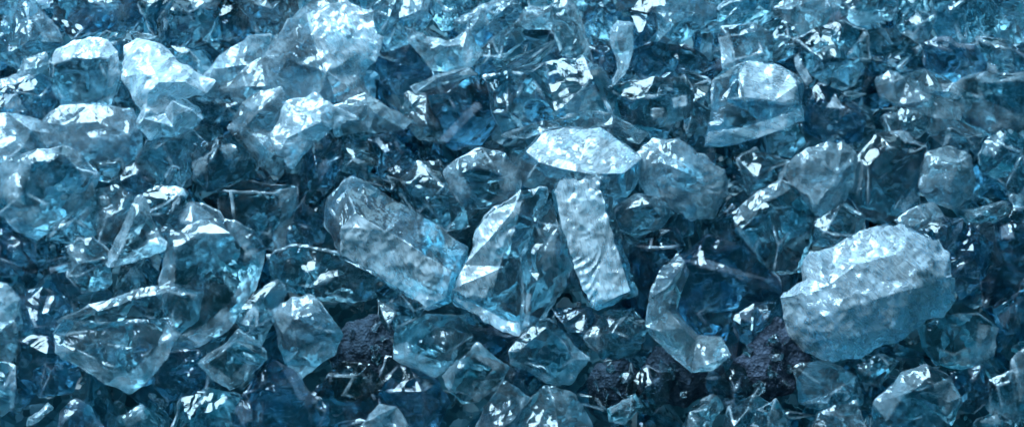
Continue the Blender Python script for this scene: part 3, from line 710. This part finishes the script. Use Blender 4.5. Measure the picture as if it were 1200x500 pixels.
chunk(G, 'small clear cup-like chunk right of the frosted column',
      [(722,246),(745,229),(770,232),(786,250),(766,270),(745,276),(728,266)], 'rim', inner=[[(738,246,8),(760,240,10),(770,252,8),(748,264,8)]], thick=38, lift=18, f=.32)
chunk(G, 'dark chunk in the hollow right of the frosted column\'s foot',
      [(742,290),(766,275),(790,268),(800,290),(776,312),(762,345),(746,330)], 'clear', thick=44, lift=0, mat=DGLASS)  # fills a dark gap; its shade is put into the darker glass
chunk(G, 'streaked dark chunk left of the frothy whitish chunk',
      [(867,186),(885,178),(925,190),(931,214),(902,226),(875,223)], 'clear', thick=42, lift=14, amp=1.5, frost=[[(908,214),(920,186),(923,188),(912,216)]], f=.6)
chunk(G, 'wide teal chunk with dark lower folds, left above the milky boulder',
      [(862,251),(885,232),(915,216),(944,231),(952,260),(946,296),(936,314),(906,315),(886,291),(868,270)], 'clear', pts=[(900,245,18),(930,262,16),(910,285,14)], thick=52, lift=22, frost=[[(862,251),(885,232),(915,216),(925,226),(895,242),(880,262)],[(866,262),(890,288),(884,290)]], f=.4)
chunk(G, 'dark chunk between the frothy silver chunk and the wide teal chunk',
      [(838,260),(852,236),(870,226),(880,236),(862,252),(870,278),(850,284)], 'clear', thick=40, lift=4, mat=DGLASS)
chunk(G, 'blue chunk just above the milky boulder\'s peak',
      [(953,262),(985,240),(1011,255),(1008,276),(975,287),(956,284)], 'clear', thick=40, lift=16)
chunk(G, 'rounded teal chunk with swirled rim, left of the barrel-shaped chunk',
      [(1004,191),(1030,160),(1060,158),(1081,175),(1086,200),(1072,225),(1076,241),(1046,261),(1015,252),(998,226)], 'clear', inner=[[(1018,196,12),(1040,176,16),(1064,182,14),(1066,212,12),(1046,240,12),(1018,232,12)]], thick=54, lift=20, frost=[[(1042,160),(1062,160),(1074,174),(1058,172)],[(1050,238),(1066,220),(1072,230),(1056,246)],[(1004,191),(1014,190),(1010,226),(1000,224)]], f=.55)
chunk(G, 'ribbed glossy chunk at right edge beside the barrel-shaped chunk',
      [(1149,182),(1160,162),(1180,155),(1201,165),(1214,185),(1214,230),(1192,239),(1180,214),(1156,201)], 'clear', thick=48, lift=26, amp=1.6, frost=[[(1152,182),(1162,164),(1176,160),(1166,186)],[(1184,222),(1200,226),(1194,238)]], f=.55)
chunk(H, 'small frosted shard between swirled chunk and milky boulder',
      [(1050,258),(1074,243),(1092,240),(1102,255),(1082,276),(1058,268)], 'all', thick=28, lift=20, f=.42)
chunk(H, 'dark triangular shard with pale edge right of the milky boulder\'s peak',
      [(1076,271),(1105,255),(1127,258),(1117,284),(1097,306),(1080,292)], 'clear', thick=30, lift=24, mat=DGLASS, frost=[[(1096,304),(1120,262),(1128,258),(1117,284),(1100,306)]], f=.5)
chunk(G, 'dark violet chunk right of the milky boulder',
      [(1108,292),(1136,266),(1162,288),(1152,330),(1128,346),(1112,326)], 'clear', thick=46, lift=8, mat=DGLASS, amp=1.3)
chunk(G, 'dusky chunk with pale fleck at the right edge, middle height',
      [(1170,256),(1212,240),(1218,300),(1186,311),(1173,286)], 'clear', thick=44, lift=12, mat=DGLASS, frost=[[(1174,266),(1184,262),(1186,278),(1176,280)]], f=.6)
chunk(H, 'flat teal sliver below the ribbed glossy chunk',
      [(1134,247),(1174,238),(1188,249),(1162,261),(1139,259)], 'clear', thick=18, lift=18)
chunk(G, 'dark chunk at right edge below the dusky one',
      [(1150,330),(1178,306),(1216,300),(1218,330),(1180,352),(1158,356)], 'clear', thick=44, lift=4, mat=DGLASS)
# --- bottom rows
chunk(G, 'small white glittering chunk at left edge above the bottom corner',
      [(-18,327),(5,335),(21,352),(16,372),(0,386),(-18,382)], 'all', thick=36, lift=24, f=.7, amp=1.3)
chunk(G, 'blue chunk at left edge under the white glittering one',
      [(-18,384),(14,378),(21,410),(8,426),(-18,426)], 'clear', thick=36, lift=16)
chunk(S, 'upright clear slab at left edge near the bottom corner',
      [(-18,431),(0,426),(15,431),(16,474),(0,486),(-18,482)], 'clear', thick=34, lift=18, frost=[[(10,430),(16,430),(16,476),(11,478)]], f=.5)
chunk(G, 'dark chunk between left-edge slabs and boat-shaped slab',
      [(24,400),(60,392),(70,414),(92,430),(84,456),(48,462),(24,440)], 'clear', thick=44, lift=0, mat=DGLASS)
chunk(H, 'small shard with a white streak near the bottom left corner',
      [(34,488),(55,474),(60,478),(46,494),(32,498)], 'clear', thick=14, lift=16, frost=[[(40,486),(55,474),(58,478),(44,488)]], f=.8)
chunk(G, 'dark chunk with arched pale edge at bottom, left',
      [(66,512),(74,482),(88,469),(106,477),(118,500),(112,518),(70,520)], 'rim', inner=[[(80,490,8),(92,482,8),(104,492,8),(100,510,6),(82,510,6)]], thick=40, lift=14, f=.22, mat=DGLASS)
chunk(G, 'glinting chunk at bottom edge under the boat-shaped slab',
      [(132,516),(142,490),(166,478),(186,490),(194,514),(160,522)], 'clear', thick=40, lift=14, amp=1.3, frost=[[(146,490),(166,480),(172,490),(150,500)]], f=.4)
chunk(G, 'dim violet chunk below the bordered slab',
      [(182,430),(200,415),(232,412),(244,430),(256,448),(238,460),(200,466),(182,450)], 'clear', thick=44, lift=4, mat=DGLASS)
chunk(G, 'blue chunk at bottom edge below the diamond-shaped slab',
      [(204,512),(214,470),(245,455),(276,465),(284,500),(244,518)], 'clear', thick=48, lift=14, amp=1.3)
chunk(G, 'pale upright chunk between bordered slab and glossy cut chunk',
      [(279,376),(296,345),(325,331),(333,345),(321,370),(306,402),(286,392)], 'clear', thick=40, lift=26, frost=[[(286,380),(298,356),(304,362),(296,378)],[(310,372),(318,378),(306,396)]], f=.6)
chunk(G, 'domed dark chunk with bright right flank at bottom edge, below the glossy cut chunk',
      [(276,492),(290,460),(306,435),(323,425),(346,440),(366,470),(362,492),(330,512),(290,512)], 'clear', pts=[(312,455,18),(336,465,16),(310,490,14)], thick=52, lift=24, mat=DGLASS, frost=[[(324,426),(346,440),(366,470),(356,480),(336,446)],[(280,478),(296,466),(300,488),(288,494)]], f=.3)
chunk(G, 'dark chunk below the box-shaped block, left of the U-shaped slab',
      [(444,352),(466,343),(498,360),(486,376),(468,386),(462,398),(448,378)], 'clear', thick=38, lift=16, frost=[[(450,360),(462,352),(468,368),(456,378)]], f=.35)
chunk(S, 'broad dark dull slab at bottom, left of the heart-shaped slab',
      [(442,458),(456,421),(476,424),(512,448),(524,470),(504,508),(464,504)], 'clear', thick=40, lift=12, mat=DGLASS, f=.2)
chunk(G, 'frosted pale chunk at the bottom edge, left of centre',
      [(414,512),(428,496),(444,476),(464,478),(478,506),(450,520)], 'all', thick=36, lift=26, f=.5)
chunk(G, 'dark chunk tucked under the foot of the leaning pale slab',
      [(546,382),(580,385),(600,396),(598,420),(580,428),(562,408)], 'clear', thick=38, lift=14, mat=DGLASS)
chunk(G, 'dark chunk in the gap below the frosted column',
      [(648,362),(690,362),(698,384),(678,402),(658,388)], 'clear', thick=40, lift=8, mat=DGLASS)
chunk(G, 'jumbled clear chunk below the frosted column, beside the squarish slab',
      [(690,396),(710,368),(740,362),(757,384),(747,410),(726,421),(706,416)], 'clear', thick=44, lift=20, amp=1.5, frost=[[(692,396),(704,382),(706,410)]], f=.45)
chunk(H, 'small blue shard with bright streaks at bottom, right of the dark stone',
      [(713,478),(744,460),(754,476),(734,494),(716,492)], 'clear', thick=22, lift=26, frost=[[(714,478),(740,464),(742,468),(718,484)]], f=.6)
chunk(G, 'streaked chunk at bottom edge below the squarish slab',
      [(612,508),(618,474),(642,452),(672,466),(690,500),(650,520)], 'clear', thick=44, lift=18, amp=1.5, frost=[[(640,456),(664,464),(668,490),(652,478)]], f=.4)
chunk(G, 'blue chunk at bottom edge right of the heart-shaped slab',
      [(556,516),(566,478),(592,450),(620,468),(614,512),(584,522)], 'clear', thick=44, lift=16, amp=1.3, frost=[[(604,466),(614,466),(608,478)]], f=.5)
chunk(G, 'blue chunk left of the chunk under the milky boulder\'s foot',
      [(935,432),(970,426),(1000,440),(1006,470),(976,482),(940,471)], 'clear', thick=46, lift=16, amp=1.2)
chunk(G, 'glassy chunk at bottom edge left of the bright faceted one',
      [(952,514),(962,482),(1000,474),(1014,500),(1008,520)], 'clear', thick=42, lift=20, amp=1.3, frost=[[(966,484),(996,478),(986,492)]], f=.35)
chunk(G, 'small chunk with twin pale facets at bottom edge, right of centre',
      [(872,514),(886,480),(908,470),(924,496),(922,520)], 'clear', thick=38, lift=18, frost=[[(896,486),(906,476),(914,498),(900,510)]], f=.4)
chunk(H, 'thin blue shard at bottom edge under the brown granular stone',
      [(796,514),(812,484),(838,468),(846,478),(830,506),(810,520)], 'clear', thick=26, lift=18, frost=[[(800,508),(814,486),(820,490),(808,512)]], f=.3)
chunk(G, 'small clear chunk tucked under the milky boulder\'s lower edge',
      [(1003,429),(1030,417),(1052,424),(1030,450),(1010,446)], 'clear', thick=36, lift=22, frost=[[(1006,432),(1020,424),(1022,440)]], f=.4)
chunk(G, 'dark hollow chunk with bright lower rim, right below the milky boulder',
      [(1081,384),(1110,372),(1145,370),(1166,386),(1161,415),(1136,431),(1100,426),(1083,406)], 'clear', inner=[[(1094,388,4),(1136,380,4),(1142,400,6),(1118,414,10),(1096,406,8)]], thick=46, lift=22, frost=[[(1112,418),(1140,402),(1144,380),(1166,386),(1161,416),(1136,431)],[(1108,368),(1122,366),(1136,378),(1128,378)]], f=.42)
chunk(G, 'dark chunk right of the bright faceted chunk, near the bottom',
      [(1116,438),(1150,431),(1162,460),(1142,482),(1122,476)], 'clear', thick=42, lift=12, mat=DGLASS, frost=[[(1132,436),(1146,436),(1142,446)]], f=.5)
chunk(G, 'small rimmed chunk near the bottom right corner',
      [(1160,446),(1186,436),(1197,464),(1182,491),(1162,482)], 'rim', inner=[[(1168,452,8),(1182,448,8),(1186,466,8),(1174,476,8)]], thick=36, lift=22, f=.35)
chunk(G, 'clear chunk cut by the right edge at the bottom corner',
      [(1188,424),(1204,410),(1222,408),(1222,502),(1198,498),(1190,460)], 'clear', thick=44, lift=26, frost=[[(1188,424),(1204,410),(1206,430),(1196,470)]], f=.4)
chunk(G, 'blue chunk at the bottom edge near the right corner',
      [(1136,514),(1146,492),(1168,484),(1190,496),(1192,520)], 'clear', thick=36, lift=18, frost=[[(1148,494),(1168,487),(1172,498)]], f=.45)
chunk(H, 'long dark shard with bluish sheen at right edge, lower half',
      [(1166,362),(1200,326),(1218,318),(1218,346),(1188,388),(1172,386)], 'clear', thick=30, lift=22, mat=DGLASS, frost=[[(1170,372),(1192,346),(1196,350),(1178,380)]], f=.35)
chunk(H, 'dark leaning shard below the hook-shaped one, beside the lavender stone',
      [(858,372),(884,358),(908,356),(898,378),(880,404),(868,396)], 'clear', thick=30, lift=16, mat=DGLASS, frost=[[(860,372),(884,360),(878,376)]], f=.35)
# --- dull stones between the glass, lower half
K = dict(mat=ROCK, cat='stone', group='dark stones between the glass')
chunk('stone', 'dark stone with a pale chipped fleck, bottom, right of the glossy cut chunk',
      [(388,416),(408,382),(440,372),(464,396),(470,424),(444,456),(402,452)], pts=[(425,405,14),(440,420,10)], thick=40, lift=2, **K)
chunk('stone', 'dark blue-black stone below the jumbled clear chunk',
      [(690,446),(702,428),(730,420),(748,440),(744,466),(720,480),(694,470)], pts=[(715,440,16),(725,462,12)], thick=44, lift=0, **K)
chunk('stone', 'brown granular stone under the hook-shaped shard',
      [(756,434),(770,408),(800,414),(828,432),(828,460),(800,474),(768,466)], pts=[(785,430,14),(812,450,12)], thick=46, lift=0, **K)
chunk('stone', 'lavender granular stone left of the milky boulder\'s foot',
      [(850,440),(882,402),(908,376),(930,390),(944,420),(924,456),(884,472)], pts=[(905,405,16),(895,438,14)], thick=48, lift=4, **{**K, 'mat': PALE_ROCK})
chunk(G, 'dark dull chunk at bottom, between the domed dark chunk and the frosted pale one',
      [(362,468),(390,440),(424,446),(440,476),(414,506),(374,506)], 'clear', thick=44, lift=10, mat=DGLASS, amp=1.4)
chunk(G, 'dim blue chunk wedged between the two granular stones',
      [(828,444),(846,424),(872,432),(880,458),(862,480),(838,474)], 'clear', thick=36, lift=14, mat=DGLASS)
chunk(G, 'dim blue chunk between the blue-black stone and the brown granular one',
      [(742,446),(758,430),(780,440),(782,466),(764,484),(744,474)], 'clear', thick=34, lift=12, mat=DGLASS)
chunk(G, 'clear chunk lying over the lower end of the stone with the pale fleck',
      [(386,440),(404,424),(432,428),(446,448),(428,468),(398,466)], 'clear', thick=36, lift=18)
chunk(G, 'clear chunk at bottom beneath the lavender granular stone',
      [(846,512),(856,478),(884,464),(900,474),(884,500),(870,518)], 'clear', thick=36, lift=12)
chunk(G, 'cloudy pale piece between the swept curved chunk and the great pale crag',
      [(262,104),(285,84),(306,72),(330,92),(352,112),(336,128),(306,118),(284,128)], 'all', thick=40, lift=28, f=0.4)

# ------------------------------------------------------------------ splinters wedged between the chunks
def splinter_mesh(k):
    rng = random.Random(900 + k)
    bm = bmesh.new()
    L_, W_, T_ = rng.uniform(34, 60), rng.uniform(12, 22), rng.uniform(5, 10)
    n = rng.choice((4, 5, 5, 6))
    ang = sorted(rng.uniform(0, 6.283) for _ in range(n))
    for zz in (-1, 1):
        for a in ang:
            bm.verts.new((math.cos(a) * L_ / 2 * rng.uniform(.85, 1.1), math.sin(a) * W_ / 2 * rng.uniform(.85, 1.1), zz * T_ * rng.uniform(.5, 1)))
    bm.verts.new((L_ * .6, 0, 0)); bm.verts.new((-L_ * .45, W_ * .2, T_ * .4))
    bmesh.ops.convex_hull(bm, input=bm.verts[:])
    bmesh.ops.delete(bm, geom=[v for v in bm.verts if not v.link_faces], context='VERTS')
    bm.normal_update()
    sharp = [(e.verts[0].co.copy(), e.verts[1].co.copy()) for e in bm.edges if e.is_manifold and e.calc_face_angle(0) > .5]
    refine(bm, 3.0)
    fro = []
    for v in bm.verts:
        d = 99
        for a, c in sharp:
            ab = c - a
            t = max(0, min(1, (v.co - a).dot(ab) / max(ab.length_squared, 1e-6)))
            d = min(d, (v.co - a - ab * t).length)
        fro.append(.6 if d < 1.5 and noise.noise(v.co * .06 + Vector((k * 5, 0, 0))) > .05 else .05)  # bright edge lines painted in as frost
    carve(bm, rng, 30, .35, False, fro)
    me = finish('glass_splinter', bm, GLASS if k % 3 else DGLASS, fro)
    me.transform(Matrix.Scale(PXM, 4))
    return me
SPL = [splinter_mesh(k) for k in range(12)]
srng = random.Random(31)
for k in range(80):
    x, y = srng.uniform(-20, 1220), srng.uniform(-20, 520)
    p, t = on_bank(x, y, srng.uniform(-14, 14) * PXM)
    o = bpy.data.objects.new('glass_splinter', SPL[k % len(SPL)])
    col.objects.link(o)
    o.location = p
    o.rotation_euler = (Matrix.Rotation(srng.uniform(-.9, .9), 3, 'X') @ Matrix.Rotation(srng.uniform(-.9, .9), 3, 'Y') @ R_ @ Matrix.Rotation(srng.uniform(0, 6.3), 3, 'Z')).to_euler()
    o.scale = [srng.uniform(.75, 1.35)] * 3
    tag(o, 'thin clear glass splinter wedged in a gap between larger chunks', 'glass splinter', 'splinters between the chunks')

# ------------------------------------------------------------------ pieces further down in the heap
def loose_mesh(k):
    rng = random.Random(500 + k)
    bm = bmesh.new()
    ex = (rng.uniform(.75, 1.25), rng.uniform(.7, 1.1), rng.uniform(.45, .8))
    for _ in range(10):
        v = Vector((rng.gauss(0, 1), rng.gauss(0, 1), rng.gauss(0, 1))).normalized() * rng.uniform(30, 40)
        bm.verts.new((v.x * ex[0], v.y * ex[1], v.z * ex[2]))
    r = bmesh.ops.convex_hull(bm, input=bm.verts[:])
    bmesh.ops.delete(bm, geom=[v for v in bm.verts if not v.link_faces], context='VERTS')
    refine(bm, 4.0)
    smooth(bm, 0.15, 1)
    carve(bm, rng, 40, 0.7)
    fro = []
    for v in bm.verts:
        fro.append(min(.5, 0.02 + 0.9 * max(0, noise.noise(v.co * .03 + Vector((k * 9, 0, 0))) - .2)))
    me = finish('glass_piece', bm, DGLASS if k % 3 else GLASS, fro)
    me.transform(Matrix.Scale(PXM, 4))
    return me
LOOSE = [loose_mesh(k) for k in range(9)]
rng = random.Random(77)
i = 0
for gy in range(-90, 640, 62):
    for gx in range(-130, 1340, 74):
        x, y = gx + rng.uniform(-22, 22) + (i % 2) * 30, gy + rng.uniform(-20, 20)
        p, t = on_bank(x, y, -rng.uniform(38, 95) * PXM)
        o = bpy.data.objects.new('glass_piece', LOOSE[i % len(LOOSE)])
        col.objects.link(o)
        o.location = p
        o.rotation_euler = (rng.uniform(0, 6.3), rng.uniform(0, 6.3), rng.uniform(0, 6.3))
        o.scale = [rng.uniform(1.25, 1.75)] * 3
        tag(o, 'small clear blue glass piece lying beneath the larger chunks of the heap', 'glass piece', 'glass pieces under the top layer')
        i += 1

# gaps where the crushed bed would still show: a smaller piece is wedged into each
bpy.context.view_layer.update()
dg = bpy.context.evaluated_depsgraph_get()
placed = []
for y in range(-10, 515, 9):
    for x in range(-10, 1215, 9):
        if any((x - a) ** 2 + (y - c) ** 2 < 24 ** 2 for a, c in placed):
            continue
        d = (RIGHT * (x - 600) - UP * (y - 250) - TOCAM * FPX).normalized()
        hit, loc, nn, fi, ob, mm = scene.ray_cast(dg, cam.location, d)
        if not hit or not ob.name.startswith('ground') or len(placed) >= 58:
            continue
        jx, jy = x + rng.uniform(2, 9), y + rng.uniform(4, 10)
        placed.append((jx, jy))
        p, t = on_bank(jx, jy, -rng.uniform(26, 46) * PXM)
        o = bpy.data.objects.new('glass_piece', LOOSE[len(placed) % len(LOOSE)])
        col.objects.link(o)
        o.location = p
        o.rotation_euler = (rng.uniform(0, 6.3), rng.uniform(0, 6.3), rng.uniform(0, 6.3))
        o.scale = [rng.uniform(.7, .95)] * 3
        tag(o, 'small clear blue glass piece lying beneath the larger chunks of the heap', 'glass piece', 'glass pieces under the top layer')

# ------------------------------------------------------------------ crumbs caught on stones and in the dark gaps
bpy.context.view_layer.update()
dg = bpy.context.evaluated_depsgraph_get()
n_cr = 0
for k in range(700):
    x, y = rng.uniform(0, 1200), 500 - abs(rng.gauss(0, 110))
    if y < 150 or n_cr >= 110: continue
    d = (RIGHT * (x - 600) - UP * (y - 250) - TOCAM * FPX).normalized()
    hit, loc, nn, fi, ob, mm = scene.ray_cast(dg, cam.location, d)
    if not hit or not ob.name.startswith(('stone', 'ground', 'glass_piece')): continue
    o = bpy.data.objects.new('glass_crumb', SPL[k % len(SPL)] if k % 3 == 0 else LOOSE[k % len(LOOSE)])
    col.objects.link(o)
    sc_ = rng.uniform(.12, .3) * (1.4 if k % 3 == 0 else 1)
    o.location = loc + nn * sc_ * 18 * PXM
    o.rotation_euler = (rng.uniform(0, 6.3), rng.uniform(0, 6.3), rng.uniform(0, 6.3))
    o.scale = [sc_] * 3
    tag(o, 'tiny glass crumb caught on a dark stone or in a gap', 'glass crumb', 'crumbs on the stones and in the gaps')
    n_cr += 1
